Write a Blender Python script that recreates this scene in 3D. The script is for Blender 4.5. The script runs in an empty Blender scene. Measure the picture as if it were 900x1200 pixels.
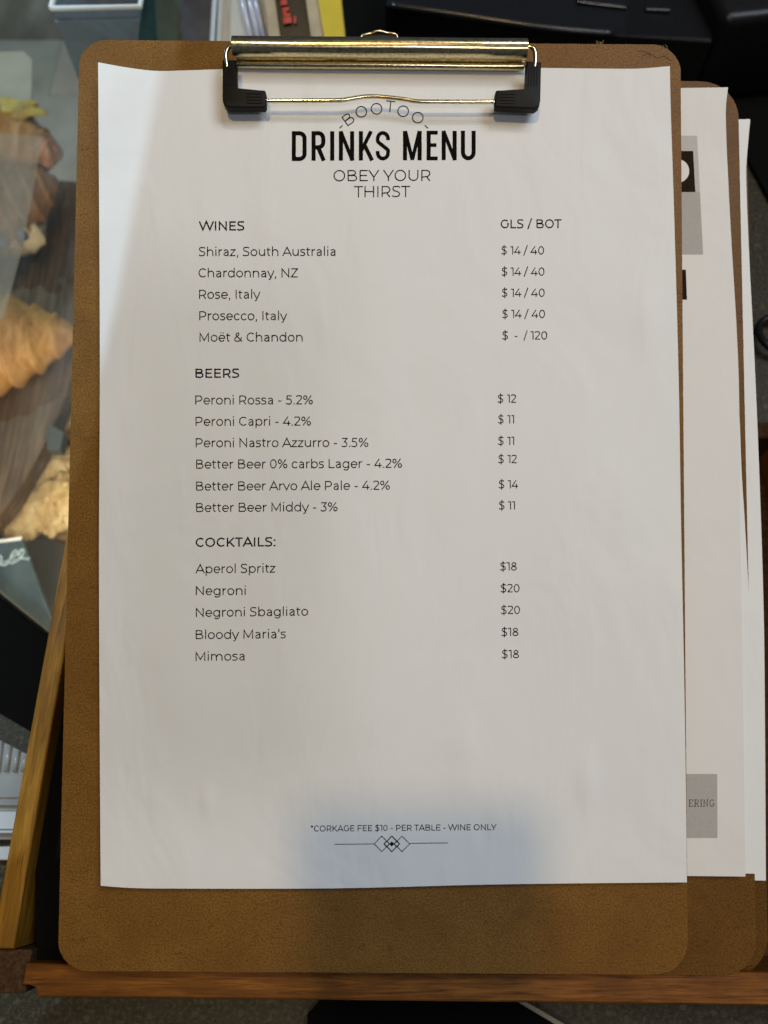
import bpy, bmesh, math, random
from mathutils import Vector, Matrix, Euler, noise
random.seed(7)
R = math.radians
sc = bpy.context.scene
C = sc.collection

# ------------------------------------------------------------------ camera
CAM = Vector((0, 0, .38)); TILT = 23.0; F = 906.0          # F: focal length in pixels of a 1200 high picture
cam = bpy.data.cameras.new('camera'); camo = bpy.data.objects.new('camera', cam); C.objects.link(camo)
camo.location = CAM; camo.rotation_euler = (R(TILT), 0, 0)
cam.sensor_fit = 'VERTICAL'; cam.sensor_height = 36; cam.sensor_width = 27; cam.lens = F / 1200 * 36
cam.clip_start = .01; cam.clip_end = 60
cam.dof.use_dof = True; cam.dof.focus_distance = .287; cam.dof.aperture_fstop = 9.5
sc.camera = camo
RX = Matrix.Rotation(R(TILT), 3, 'X')

def ray(px, py): return RX @ Vector(((px - 450) / F, (600 - py) / F, -1))
def at(px, py, z=0.0):                                     # point of a sight line at height z
    d = ray(px, py); return CAM + d * ((z - CAM.z) / d.z)
def atd(px, py, t): return CAM + ray(px, py) * t           # point of a sight line at distance t along the axis

# ------------------------------------------------------------------ world, lamps, exposure
sc.view_settings.view_transform = 'Standard'; sc.view_settings.look = 'None'
sc.view_settings.exposure = 0; sc.view_settings.gamma = 1
W = bpy.data.worlds.new('World'); sc.world = W; W.use_nodes = True
bg = W.node_tree.nodes['Background']; bg.inputs[0].default_value = (.66, .82, 1.0, 1); bg.inputs[1].default_value = .074

def area(name, loc, target, size, power, col, shape='DISK', size_y=None):
    l = bpy.data.lights.new(name, 'AREA'); l.shape = shape; l.size = size
    if size_y: l.size_y = size_y
    l.energy = power; l.color = col
    o = bpy.data.objects.new(name, l); C.objects.link(o); o.location = loc
    o.rotation_euler = (Vector(target) - Vector(loc)).to_track_quat('-Z', 'Y').to_euler()
    return o
# warm ceiling downlight straight above, cool window behind the counter, second lamp to the right
area('ceiling_downlight', (-.20, -.01, 1.95), (0, .05, 0), .115, 8.6, (1, .71, .33))
area('window_light', (.75, .40, 1.45), (0, .05, .1), .66, 10.8, (.76, .88, 1.0), 'RECTANGLE', .6)
area('back_room_light', (.20, -1.0, 1.7), (0, .08, .1), .26, 3.4, (.98, .95, 1.0))
area('room_light', (.35, .75, 1.9), (0, .1, .1), .16, 3.2, (1, .90, .74))
spot = bpy.data.lights.new('added_wedge_spot', 'SPOT'); spoto = bpy.data.objects.new('added_wedge_spot', spot); C.objects.link(spoto)
spot.energy = 62; spot.color = (.52, .79, 1.0); spot.shadow_soft_size = .0014; spot.spot_blend = .0025
spoto.location = (-1.15, .75, 1.25)  # added spot, stands for a wedge of window light on the menu
# ------------------------------------------------------------------ helpers
def tag(o, label=None, cat=None, group=None, kind=None):
    if label: o['label'] = label
    if cat: o['category'] = cat
    if group: o['group'] = group
    if kind: o['kind'] = kind
    return o
def empty(name, mat=None, loc=None):
    o = bpy.data.objects.new(name, None); C.objects.link(o); o.empty_display_size = .02
    if mat is not None: o.matrix_world = mat
    if loc is not None: o.location = loc
    return o
def link(name, bm, mat, parent=None, smooth=False, matrix=None):
    bmesh.ops.recalc_face_normals(bm, faces=bm.faces)
    me = bpy.data.meshes.new(name); bm.to_mesh(me); bm.free()
    me.materials.append(mat)
    if smooth:
        for p in me.polygons: p.use_smooth = True
    o = bpy.data.objects.new(name, me); C.objects.link(o)
    if parent: o.parent = parent
    if matrix is not None: o.matrix_world = matrix
    return o
def auto_smooth(o, ang=35):
    for p in o.data.polygons: p.use_smooth = True
    bm = bmesh.new(); bm.from_mesh(o.data)
    for e in bm.edges:
        if len(e.link_faces) == 2 and e.calc_face_angle(0) > R(ang): e.smooth = False
    bm.to_mesh(o.data); bm.free(); return o
def box(bm, lo, hi, bev=0.0, seg=2):
    vs = [bm.verts.new((x, y, z)) for x in (lo[0], hi[0]) for y in (lo[1], hi[1]) for z in (lo[2], hi[2])]
    fs = [(0,1,3,2),(4,6,7,5),(0,4,5,1),(2,3,7,6),(0,2,6,4),(1,5,7,3)]
    faces = [bm.faces.new([vs[i] for i in f]) for f in fs]
    if bev:
        es = list({e for f in faces for e in f.edges})
        bmesh.ops.bevel(bm, geom=es, offset=bev, segments=seg, affect='EDGES', profile=.5)
    return bm
def prism(bm, top, thick, bev=0.0, down=Vector((0, 0, -1)), seg=2):
    """polygon 'top' (3D points) extruded by thick along down"""
    a = [bm.verts.new(p) for p in top]; b = [bm.verts.new(Vector(p) + down * thick) for p in top]
    n = len(a); ft = bm.faces.new(a); bm.faces.new(b[::-1])
    for i in range(n): bm.faces.new((a[i], b[i], b[(i+1) % n], a[(i+1) % n]))
    if bev:
        bmesh.ops.bevel(bm, geom=[e for e in ft.edges], offset=bev, segments=seg, affect='EDGES', profile=.5)
    return bm
def tube(bm, pts, r, seg=12, cap=True):
    pts = [Vector(p) for p in pts]; rings = []
    n = len(pts); up = Vector((0.013, .021, 1)).normalized()
    prev = None
    for i, p in enumerate(pts):
        t = (pts[min(i+1, n-1)] - pts[max(i-1, 0)]).normalized()
        if prev is None:
            s = t.cross(up)
            if s.length < .05: s = t.cross(Vector((0, 1, 0)))
            s.normalize()
        else:
            s = (prev - t * prev.dot(t)).normalized()
        prev = s; q = s.cross(t)
        rr = r[i] if isinstance(r, (list, tuple)) else r
        rings.append([bm.verts.new(p + (s * math.cos(2*math.pi*k/seg) + q * math.sin(2*math.pi*k/seg)) * rr) for k in range(seg)])
    for a, b in zip(rings, rings[1:]):
        for k in range(seg): bm.faces.new((a[k], a[(k+1) % seg], b[(k+1) % seg], b[k]))
    if cap: bm.faces.new(rings[0][::-1]); bm.faces.new(rings[-1])
    return bm
def smooth_path(pts, n=8):
    pts = [Vector(p) for p in pts]; out = []
    for i in range(len(pts) - 1):
        p0, p1, p2, p3 = pts[max(i-1, 0)], pts[i], pts[i+1], pts[min(i+2, len(pts)-1)]
        for k in range(n):
            t = k / n
            out.append(.5 * ((2*p1) + (p2-p0)*t + (2*p0-5*p1+4*p2-p3)*t*t + (3*p1-p0-3*p2+p3)*t**3))
    return out + [pts[-1]]
def lut(xs, ys, x):
    if x <= xs[0]: return ys[0]
    for a, b, c, d in zip(xs, xs[1:], ys, ys[1:]):
        if x <= b:
            t = (x - a) / (b - a); return c + (d - c) * t
    return ys[-1]
def slut(xs, ys, x):                                        # smooth version
    n = len(xs)
    if x <= xs[0]: return ys[0]
    if x >= xs[-1]: return ys[-1]
    for i in range(n - 1):
        if x <= xs[i+1]:
            t = (x - xs[i]) / (xs[i+1] - xs[i]); h = xs[i+1] - xs[i]
            m = lambda j: 0 if j in (0, n-1) else (ys[j+1]-ys[j-1])/(xs[j+1]-xs[j-1])
            m0 = m(i) if i else (ys[1]-ys[0])/(xs[1]-xs[0]); m1 = m(i+1) if i+1 < n-1 else (ys[-1]-ys[-2])/(xs[-1]-xs[-2])
            return (2*t**3-3*t*t+1)*ys[i] + (t**3-2*t*t+t)*h*m0 + (-2*t**3+3*t*t)*ys[i+1] + (t**3-t*t)*h*m1

# ------------------------------------------------------------------ materials
class NT:
    def __init__(s, name):
        s.m = bpy.data.materials.new(name); s.m.use_nodes = True; s.t = s.m.node_tree
        s.p = s.t.nodes['Principled BSDF']; s.out = s.t.nodes['Material Output']
    def n(s, kind, **kw):
        nd = s.t.nodes.new(kind)
        for k, v in kw.items():
            if k in nd.inputs.keys(): nd.inputs[k].default_value = v
            else: setattr(nd, k, v)
        return nd
    def l(s, a, b): s.t.links.new(a, b)
    def coord(s, scale=(1, 1, 1), rot=(0, 0, 0)):
        tc = s.n('ShaderNodeTexCoord'); mp = s.n('ShaderNodeMapping')
        mp.inputs['Scale'].default_value = scale; mp.inputs['Rotation'].default_value = rot
        s.l(tc.outputs['Object'], mp.inputs['Vector']); return mp.outputs['Vector']
    def noise(s, vec, scale, detail=4, rough=.55, dist=0.0):
        nd = s.n('ShaderNodeTexNoise'); nd.inputs['Scale'].default_value = scale; nd.inputs['Detail'].default_value = detail
        nd.inputs['Roughness'].default_value = rough; nd.inputs['Distortion'].default_value = dist
        s.l(vec, nd.inputs['Vector']); return nd.outputs['Fac']
    def ramp(s, fac, stops):
        r = s.n('ShaderNodeValToRGB'); e = r.color_ramp.elements
        while len(e) < len(stops): e.new(.5)
        for q, (p, c) in zip(e, stops): q.position = p; q.color = (*c, 1) if len(c) == 3 else c
        s.l(fac, r.inputs['Fac']); return r.outputs['Color']
    def mix(s, fac, a, b, mode='MIX'):
        x = s.n('ShaderNodeMix'); x.data_type = 'RGBA'; x.blend_type = mode
        for v, i in ((fac, 0), (a, 6), (b, 7)):
            if hasattr(v, 'links'): s.l(v, x.inputs[i])
            else: x.inputs[i].default_value = v if not isinstance(v, tuple) or len(v) == 4 else (*v, 1)
        return x.outputs[2]
    def bump(s, h, strength=.2, dist=.001, base=None):
        b = s.n('ShaderNodeBump'); b.inputs['Strength'].default_value = strength; b.inputs['Distance'].default_value = dist
        s.l(h, b.inputs['Height'])
        if base is not None: s.l(base, b.inputs['Normal'])
        s.l(b.outputs['Normal'], s.p.inputs['Normal']); return b.outputs['Normal']
    def col(s, c):
        if hasattr(c, 'links'): s.l(c, s.p.inputs['Base Color'])
        else: s.p.inputs['Base Color'].default_value = (*c, 1)
        return s
    def set(s, rough=None, metal=None, spec=None, **kw):
        if rough is not None: s.p.inputs['Roughness'].default_value = rough
        if metal is not None: s.p.inputs['Metallic'].default_value = metal
        if spec is not None: s.p.inputs['Specular IOR Level'].default_value = spec
        for k, v in kw.items(): s.p.inputs[k].default_value = v
        return s
def plain(name, c, rough=.5, metal=0, spec=.5, vary=.0, scale=200, bump=0):
    m = NT(name); m.set(rough, metal, spec)
    v = m.coord(); f = m.noise(v, scale)
    if vary: m.col(m.ramp(f, [(.3, tuple(x*(1-vary) for x in c)), (.7, tuple(min(1, x*(1+vary)) for x in c))]))
    else: m.col(c)
    if bump: m.bump(f, bump, .0005)
    return m.m

def hardboard(name, c0, c1, dark):
    m = NT(name); v = m.coord()
    f1 = m.noise(v, 1500, 6, .7); f2 = m.noise(v, 38, 4, .6, .6)
    fib = m.noise(m.coord((.35, 1, 1), (0, 0, .5)), 900, 4, .6, 1.5)
    a = m.ramp(f1, [(.40, tuple(x * .88 for x in c0)), (.50, tuple((x + y) / 2 for x, y in zip(c0, c1))), (.60, c1)])
    f3 = m.noise(v, 120, 5, .65, 1.0); b = m.mix(m.ramp(f2, [(.35, (0, 0, 0)), (.72, (.42, .42, .42))]), a, (*dark, 1)); b = m.mix(m.ramp(f3, [(.52, (0, 0, 0)), (.72, (.22, .22, .22))]), b, (*dark, 1))
    c = m.mix(m.ramp(fib, [(.58, (0, 0, 0)), (.70, (.50, .50, .50))]), b, tuple(x * .55 for x in dark))
    m.col(c); m.set(.48, 0, .15)
    m.bump(f1, .10, .0003); return m.m
def woodmat(name, light, mid, dark, axis='x', scale=60, rough=.45):
    m = NT(name); ax = axis == 'x'
    f = m.noise(m.coord((.05, 1, 1) if ax else (1, .05, 1)), scale * 7, 8, .68, .6)
    g = m.noise(m.coord((.16, 1, 1) if ax else (1, .16, 1)), scale * .8, 4, .55, 1.6)
    p = m.noise(m.coord((.03, 1, 1) if ax else (1, .03, 1)), scale * 26, 3, .6)
    k = m.noise(m.coord(), scale * .35, 3, .5)
    a = m.ramp(f, [(.34, dark), (.47, mid), (.62, light)])
    b = m.mix(m.ramp(g, [(.45, (0, 0, 0)), (.62, (.7, .7, .7))]), a, (*(.5 * (x + y) for x, y in zip(dark, mid)), 1))
    c = m.mix(m.ramp(p, [(.60, (0, 0, 0)), (.70, (.6, .6, .6))]), b, tuple(x * .6 for x in dark))
    d = m.mix(m.ramp(k, [(.45, (0, 0, 0)), (.70, (.4, .4, .4))]), c, tuple(dark))
    m.col(d); m.set(rough, 0, .12); m.bump(p, .3, .0003); return m.m
def papermat(name, c=(.80, .795, .785)):
    m = NT(name); v = m.coord((1, .55, 1)); f = m.noise(v, 22, 3, .5, .8)
    g = m.noise(m.coord(), 2600, 3, .6); h = m.noise(m.coord((1, .3, 1)), 60, 2, .5, 1.0)
    m.col(m.ramp(g, [(.3, tuple(x*.985 for x in c)), (.7, c)])); m.set(.62, 0, .3)
    b = m.bump(f, .55, .0034); b2 = m.bump(h, .34, .0011, b); m.bump(g, .10, .0001, b2); return m.m
def granitemat(name):
    m = NT(name); v = m.coord()
    a = m.noise(v, 520, 5, .75); b = m.noise(v, 90, 4, .6); vo = m.n('ShaderNodeTexVoronoi'); vo.inputs['Scale'].default_value = 420
    m.l(v, vo.inputs['Vector'])
    c = m.ramp(a, [(.34, (.006, .0055, .003)), (.50, (.025, .021, .011)), (.66, (.09, .075, .04))])
    d = m.mix(m.ramp(b, [(.35, (0, 0, 0)), (.7, (.5, .5, .5))]), c, (.035, .034, .022, 1))
    e = m.mix(m.ramp(vo.outputs['Color'], [(.80, (0, 0, 0)), (.9, (.5, .5, .5))]), d, (.10, .085, .05, 1))
    m.col(e); m.set(.5, 0, .25); return m.m

BOARD = [hardboard('brown_hardboard', (.150, .066, .011), (.265, .127, .027), (.095, .039, .006)),
         hardboard('shaded_hardboard', (.112, .048, .007), (.20, .092, .016), (.062, .024, .003)),  # darkened copy: shade under the top board put into the colour
         hardboard('deep_shaded_hardboard', (.090, .038, .005), (.165, .074, .012), (.050, .019, .0025))]  # darkened further for the shade under both upper boards
PAPER = papermat('white_paper'); PAPER2 = papermat('second_white_paper', (.76, .735, .705))
INK = plain('black_ink', (.006, .0055, .005), .9, 0, .04)
GREYINK = plain('grey_print', (.43, .405, .38), .8, 0, .1, .05, 900)
PALEINK = plain('pale_grey_print', (.53, .505, .48), .8, 0, .1, .04, 900)
BROWNINK = plain('dark_brown_print', (.022, .014, .008), .8, 0, .05, .2, 900)
SERIF = plain('charcoal_print', (.06, .06, .055), .6)
def chromemat():
    m = NT('worn_nickel'); v = m.coord((.25, 1, 1)); f = m.noise(v, 700, 4, .6); g = m.noise(m.coord(), 900, 5, .7)
    m.col(m.ramp(g, [(.35, (.44, .36, .20)), (.55, (.74, .63, .38))])); m.set(.2, 1)
    r = m.n('ShaderNodeMapRange'); m.l(g, r.inputs[0]); r.inputs[3].default_value = .10; r.inputs[4].default_value = .32
    m.l(r.outputs[0], m.p.inputs['Roughness']); m.bump(f, .06, .0003); return m.m
CHROME = chromemat()
WIRE = plain('bright_wire', (.78, .68, .46), .16, 1, .5)
RUBBER = plain('black_rubber', (.006, .0055, .005), .5, 0, .16, .2, 900, .06)
TRAYX = woodmat('acacia_across', (.25, .092, .013), (.165, .055, .007), (.06, .019, .003), 'x', 110)
TRAYY = woodmat('acacia_along', (.36, .175, .020), (.26, .118, .011), (.11, .044, .005), 'y', 110)
ENDGRAIN = plain('dark_end_grain', (.050, .024, .012), .8, 0, .1, .45, 500, .3)
GRANITE = granitemat('dark_speckled_granite')
BLACKP = plain('black_plastic', (.007, .007, .008), .34, 0, .25, .2, 300)
BLACKG = plain('black_gloss', (.010, .010, .011), .22, 0, .5)
BLACKM = plain('black_mat_rubber', (.0035, .0033, .003), .85, 0, .06)
STEEL = plain('grey_shelf', (.25, .225, .19), .5, 0, .4, .15, 25)
DARKWALL = plain('olive_case_wall', (.20, .17, .115), .5, 0, .4, .2, 12)
PADDLE = woodmat('dark_walnut', (.20, .135, .080), (.115, .070, .040), (.045, .025, .014), 'y', 45, .5)
OAK = woodmat('oak_shelf', (.40, .25, .12), (.30, .17, .075), (.16, .08, .03), 'x', 45, .5)

# ------------------------------------------------------------------ frames of the clipboards
BW, BH = .2286, .3462
RB = Matrix(((0.999971, 0.00738812, 0.00185019), (-0.00745566, 0.99918638, 0.0396357), (-0.00155585, -0.03964834, 0.99921248)))
TB = Vector((-0.00270865, 0.00579459, -0.28731299))
class Frame:
    def __init__(s, Rm, t):                                # world rotation and origin
        s.R = Rm; s.t = t; s.n = Rm.col[2].copy(); s.Ri = Rm.transposed()
        s.M = Matrix.Translation(t) @ Rm.to_4x4()
    def up(s, px, py, h=0.0):                              # local point under a sight line, h above the board face
        d = ray(px, py); k = (s.n.dot(s.t - CAM) + h) / s.n.dot(d)
        return s.Ri @ (CAM + d * k - s.t)
F1 = Frame(RX @ RB, CAM + RX @ TB)
def under(z_bottom, z_top, tr, br):
    """frame of a board lying below the first: its height at the lower and upper end, right hand corners by sight line"""
    s = (z_top - z_bottom) / BH
    n = F1.R @ Vector((0, -s, 1)).normalized(); o = F1.t + F1.R @ Vector((0, -BH/2, z_bottom))
    def hit(px, py):
        d = ray(px, py); return CAM + d * (n.dot(o - CAM) / n.dot(d))
    T, B = hit(*tr), hit(*br); ey = (T - B).normalized(); ex = ey.cross(n).normalized()
    Rm = Matrix((ex, ey, n)).transposed()
    return Frame(Rm, B + ey * BH/2 - ex * BW/2)
F2 = under(-.0052, -.0180, (864.5, 89), (887, 1144))
F3 = under(-.0104, -.0330, (874, 124), (901, 1146))

# aim of the added cool spot: its beam rim draws the bright wedge on the menu
_b1, _b2 = F1.t + F1.R @ F1.up(186, 95, .004), F1.t + F1.R @ F1.up(121, 392, .004)
_u1, _u2 = (_b1 - spoto.location).normalized(), (_b2 - spoto.location).normalized()
_m = (_u1 + _u2).normalized(); _w = (_u1 - _u2).cross(_m).normalized(); _w = _w if _w.x < 0 else -_w
_axis = _m * math.cos(.62) + _w * math.sin(.62)
spoto.rotation_euler = _axis.to_track_quat('-Z', 'Y').to_euler()
spot.spot_size = 2 * _axis.angle(_u1)

# ------------------------------------------------------------------ LARGE STRUCTURE: counter, display case shell
B0, B1 = at(57, 746), at(0, 700); dB = (B1 - B0).normalized()
fl = at(0, 700) + dB * .9
bm = bmesh.new()
prism(bm, [(-1.4, -.7, 0), (1.6, -.7, 0), (1.6, 1.5, 0), (-.205, 1.5, 0), (-.205, .485, 0), (-.150, .485, 0), (-.150, .081, 0), tuple(B0), tuple(fl), (-1.4, fl.y, 0)], .03)
tag(link('counter', bm, GRANITE), kind='structure')
bm = bmesh.new(); box(bm, (-3, -3, -.93), (3, 3.5, -.92))
tag(link('floor', bm, plain('dark_floor', (.02, .019, .018), .6)), kind='structure')

case = tag(empty('display_case', loc=(-.45, .35, -.30)), 'glass topped pastry display case with black frame at the left of the clipboards', 'display case')
def inpar(o, par):
    o.parent = par; o.matrix_parent_inverse = par.matrix_basis.inverted() if par.matrix_basis else Matrix(); return o
# black frame strip along the glass edge
q = [at(74, 758, .006), at(74, 778, .006)]
q = [at(57, 746, .004), at(-200, 538, .004), at(-200, 726, .004), at(0, 836, .004), at(52, 867, .004)]
bm = bmesh.new(); prism(bm, q, .030, .0015); inpar(link('frame', bm, BLACKM), case)
# shell: floor shelf, right wall under the counter, back wall
bm = bmesh.new(); box(bm, (-1.2, -.1, -.31), (-.05, 1.3, -.30)); inpar(link('floor_panel', bm, STEEL), case)
bm = bmesh.new(); prism(bm, [(-.148, .50, -.031), (-.148, .05, -.031), (-.13, .05, -.031), (-.13, .50, -.031)], .268)
inpar(link('side_wall', bm, DARKWALL), case)
nrm = Vector((dB.y, -dB.x, 0)); nrm = nrm if nrm.y < 0 else -nrm
bm = bmesh.new(); a0 = B0 + nrm * .004 - dB * .05; a1 = fl + nrm * .004
prism(bm, [(a.x, a.y, -.031) for a in (a0, a1, a1 + nrm * .01, a0 + nrm * .01)], .268); inpar(link('front_wall', bm, DARKWALL), case)
bm = bmesh.new(); box(bm, (-1.2, .95, -.299), (-.24, .97, -.002)); inpar(link('back_wall', bm, STEEL), case)
def glassmat():
    m = NT('reflection_streaked_glass'); t = m.t
    tr = m.n('ShaderNodeBsdfTransparent'); gl = m.n('ShaderNodeBsdfGlossy'); gl.inputs['Roughness'].default_value = .03
    tr.inputs[0].default_value = (.93, .96, .95, 1)
    df = m.n('ShaderNodeBsdfDiffuse'); df.inputs[0].default_value = (.75, .76, .74, 1)
    fr = m.n('ShaderNodeFresnel'); fr.inputs[0].default_value = 1.5; ge = m.n('ShaderNodeNewGeometry'); mm = m.n('ShaderNodeMath', operation='SUBTRACT', use_clamp=True)
    m.l(fr.outputs[0], mm.inputs[0]); m.l(ge.outputs['Backfacing'], mm.inputs[1])
    f = m.noise(m.coord((1, .22, 1), (0, 0, -.35)), 28, 5, .6, .4)
    k = m.ramp(f, [(.45, (.008, .008, .008)), (.70, (.075, .075, .075))])  # pale diffuse streaks painted in for milky reflections on the pane
    a = m.n('ShaderNodeMixShader'); m.l(k, a.inputs[0]); m.l(tr.outputs[0], a.inputs[1]); m.l(df.outputs[0], a.inputs[2])
    b = m.n('ShaderNodeMixShader'); m.l(mm.outputs[0], b.inputs[0]); m.l(a.outputs[0], b.inputs[1]); m.l(gl.outputs[0], b.inputs[2])
    m.l(b.outputs[0], m.out.inputs['Surface']); return m.m
bm = bmesh.new()
g = [(-.151, .082), (B0.x, B0.y), (fl.x, fl.y), (fl.x, .94), (-.237, .94), (-.237, .484), (-.151, .484)]
prism(bm, [(x, y, -.006) for x, y in g], .004)
for f in [f for f in bm.faces if abs(f.normal.z) < .5]: pass
inpar(link('glass_pane', bm, glassmat()), case)
# lamp strip of the case, under its front frame
area('case_lamp', (-.30, .16, -.035), (-.27, .42, -.22), .30, 1.15, (1, .86, .62), 'RECTANGLE', .03)
area('case_back_lamp', (-.55, .75, -.03), (-.30, .40, -.15), .30, .55, (1, .88, .70), 'RECTANGLE', .05)

# ------------------------------------------------------------------ wooden tray holding the stack
ZT = .0494
OA, OB = at(45, 1166, ZT), at(900, 1176, ZT); ex = (OB - OA).normalized(); ang = math.atan2(ex.y, ex.x)
li = at(15, 1112, ZT)
tray = empty('wooden_tray', Matrix.Translation((0, OA.y, 0)) @ Matrix.Rotation(ang, 4, 'Z'))
tag(tray, 'golden brown wooden tray with finger jointed corners under the clipboards', 'tray')
Ti = tray.matrix_world.inverted()
def tl(px, py, z=ZT): return Ti @ at(px, py, z)
xl_in, xl_out = tl(42, 940).x, tl(15, 975).x
xl_in = (tl(15, 1112).x + tl(69, 800).x) / 2; xl_out = (tl(0, 1053).x + tl(45, 800).x) / 2
yo = (tl(300, 1172.5).y + tl(640, 1174).y) / 2; yi = yo + .0106; xr = .20; yb = tl(897, 470).y
xf = tl(27, 1145).x; xn = tl(45, 1160).x
bm = bmesh.new()
ztop = ZT
yn = tl(35, 1154).y
prism(bm, [(xf, yi, ztop), (xf, yn, ztop), (xn, yn, ztop), (xn, yo, ztop), (xr, yo, ztop), (xr, yi, ztop)], ztop - .004, .0008)
inpar(link('front_wall', bm, TRAYX), tray).matrix_parent_inverse = Matrix()
yl = tl(8, 1112).y
bm = bmesh.new(); prism(bm, [(xl_out, yl, ztop), (xl_in, yl, ztop), (xl_in, yb, ztop), (xl_out, yb, ztop)], ztop - .004, .0008)
inpar(link('side_wall', bm, TRAYY), tray).matrix_parent_inverse = Matrix()
bm = bmesh.new(); prism(bm, [(xr + .0004, yo, ztop), (xr + .009, yo, ztop), (xr + .009, yb, ztop), (xr + .0004, yb, ztop)], ztop - .004, .0008)
inpar(link('side_wall', bm, TRAYY), tray).matrix_parent_inverse = Matrix()
bm = bmesh.new(); box(bm, (xl_out, yo + .0005, .004), (xl_in + .006, yl - .0004, .0465), .0008)
inpar(link('corner_joint', bm, plain('brown_end_grain', (.060, .032, .015), .8, 0, .05, .4, 700, .3)), tray).matrix_parent_inverse = Matrix()
bm = bmesh.new(); box(bm, (xl_in + .0003, yb - .010, .004), (xr, yb - .0005, .030), .001)
inpar(link('back_wall', bm, ENDGRAIN), tray).matrix_parent_inverse = Matrix()
bm = bmesh.new(); box(bm, (xl_in + .0003, yi + .0003, .002), (xr - .0003, yb - .0105, .0075))
inpar(link('base_panel', bm, ENDGRAIN), tray).matrix_parent_inverse = Matrix()

# black box standing in the tray under the stack
bm = bmesh.new()
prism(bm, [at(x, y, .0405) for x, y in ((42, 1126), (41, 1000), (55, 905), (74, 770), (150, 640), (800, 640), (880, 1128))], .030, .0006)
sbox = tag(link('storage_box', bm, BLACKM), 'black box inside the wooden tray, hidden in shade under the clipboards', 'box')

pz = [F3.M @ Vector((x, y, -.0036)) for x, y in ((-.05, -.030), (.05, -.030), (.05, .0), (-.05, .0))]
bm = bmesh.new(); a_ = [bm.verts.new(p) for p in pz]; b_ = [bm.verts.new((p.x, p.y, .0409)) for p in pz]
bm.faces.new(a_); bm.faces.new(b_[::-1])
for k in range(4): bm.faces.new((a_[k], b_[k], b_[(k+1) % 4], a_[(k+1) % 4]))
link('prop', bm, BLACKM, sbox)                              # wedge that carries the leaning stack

# ------------------------------------------------------------------ clipboards
def board_bm(w, h, th, radii, seed=0):
    rnd = random.Random(seed); pts = []
    for (sx, sy, a0), r in zip(((1, 1, 0), (-1, 1, 90), (-1, -1, 180), (1, -1, 270)), radii):
        cx, cy = sx * (w/2 - r), sy * (h/2 - r)
        for k in range(13):
            a = R(a0 + 90 * k / 12); pts.append(Vector((cx + r * math.cos(a), cy + r * math.sin(a), 0)))
    out = []                                               # subdivide the long edges and make them slightly ragged
    for i, p in enumerate(pts):
        q = pts[(i+1) % len(pts)]; n = max(1, int((q - p).length / .0016))
        for k in range(n):
            c = p.lerp(q, k / n); d = c.normalized()
            j = noise.noise(Vector((c.x * 700, c.y * 700, seed))) * .00012
            out.append(c + d * j)
    bm = bmesh.new(); prism(bm, out, th, .00035, seg=2); return bm
def clipboard(fr, radii, mat, label, seed):
    root = tag(empty('clipboard', fr.M), label, 'clipboard', 'stacked clipboards')
    b = link('board', board_bm(BW, BH, .003, radii, seed), mat, root)
    return root
c1 = clipboard(F1, (.0105, .0100, .0105, .0120), BOARD[0], 'top brown hardboard clipboard with chrome wire clip holding the drinks menu', 1)
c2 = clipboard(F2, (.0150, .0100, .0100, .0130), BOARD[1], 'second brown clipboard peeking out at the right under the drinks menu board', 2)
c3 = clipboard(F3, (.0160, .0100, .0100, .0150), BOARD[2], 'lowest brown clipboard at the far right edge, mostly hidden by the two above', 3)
# frayed fibres on the upper edge and split corner of the top board
bm = bmesh.new()
for px, py, n in ((703, 51, 5), (779, 57, 4), (300, 45.5, 0)):
    bm = bmesh.new()
    for k in range(n):
        p = F1.up(px + random.uniform(-4, 4), py, -.0008)
        q = p + Vector((random.uniform(-.0012, .0012), random.uniform(.0006, .0018), random.uniform(-.0004, .0008)))
        tube(bm, [p - Vector((0, .0006, 0)), (p + q) / 2 + Vector((.0002, 0, 0)), q], .00007, 5)
    if n: link('frayed_fibre', bm, plain('pale_fibre', (.45, .33, .18), .8), c1)
for path in (((752, 66), (762, 63), (770, 68), (778, 66), (786, 71)), ((748, 60), (757, 61), (763, 66)), ((420, 1112), (428, 1106))):
    bm = bmesh.new(); tube(bm, smooth_path([F1.up(x, y, .00002) for x, y in path], 4), .00010, 5)
    link('crack', bm, plain('dark_crack', (.05, .025, .01), .8), c1)

# ------------------------------------------------------------------ the drinks menu sheet
def PH(px, py):                                            # paper height above the board, by place on the sheet
    u = (px - 115) / 690; v = (py - 78) / 958
    clipd = math.exp(-((v) / .05) ** 2) * (1 / (1 + math.exp(-(u - .2) * 45))) * (1 / (1 + math.exp((u - .76) * 45)))
    h = .0019
    h += .0042 * math.exp(-(u / .085) ** 2 - (v / .10) ** 2)
    h += .0016 * math.exp(-(u / .10) ** 2) * math.exp(-((v - .16) / .13) ** 2)
    h += .0022 * math.exp(-((1 - u) / .10) ** 2 - (v / .09) ** 2)
    h += .0009 * math.exp(-((1 - u) / .09) ** 2) * (.5 + .5 * math.sin(v * 9 + .6))
    h += .0005 * math.exp(-(u / .07) ** 2) * (.5 + .5 * math.sin(v * 13 + 1))
    h += .0006 * math.exp(-((1 - v) / .06) ** 2) * (.6 + .4 * math.sin(u * 10))
    h += .00075 * noise.noise(Vector((u * 2.6, v * 3.2, 3.1))) + .00028 * noise.noise(Vector((u * 9, v * 8, 7.7)))
    h += .00028 * math.sin(u * 5 + v * 7)
    # two soft dents near the lower right
    for (a, b, s, amp) in ((.83, .875, .016, .0011), (.655, .935, .012, -.0007), (.185, .90, .008, .0007), (.62, .84, .024, .0007), (.93, .31, .02, .0008), (.40, .55, .05, .0006)):
        h += amp * math.exp(-((u - a) / s) ** 2 - ((v - b) / (s * 2.2)) ** 2)
    return max(.0006, h * (1 - .72 * clipd))
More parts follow.
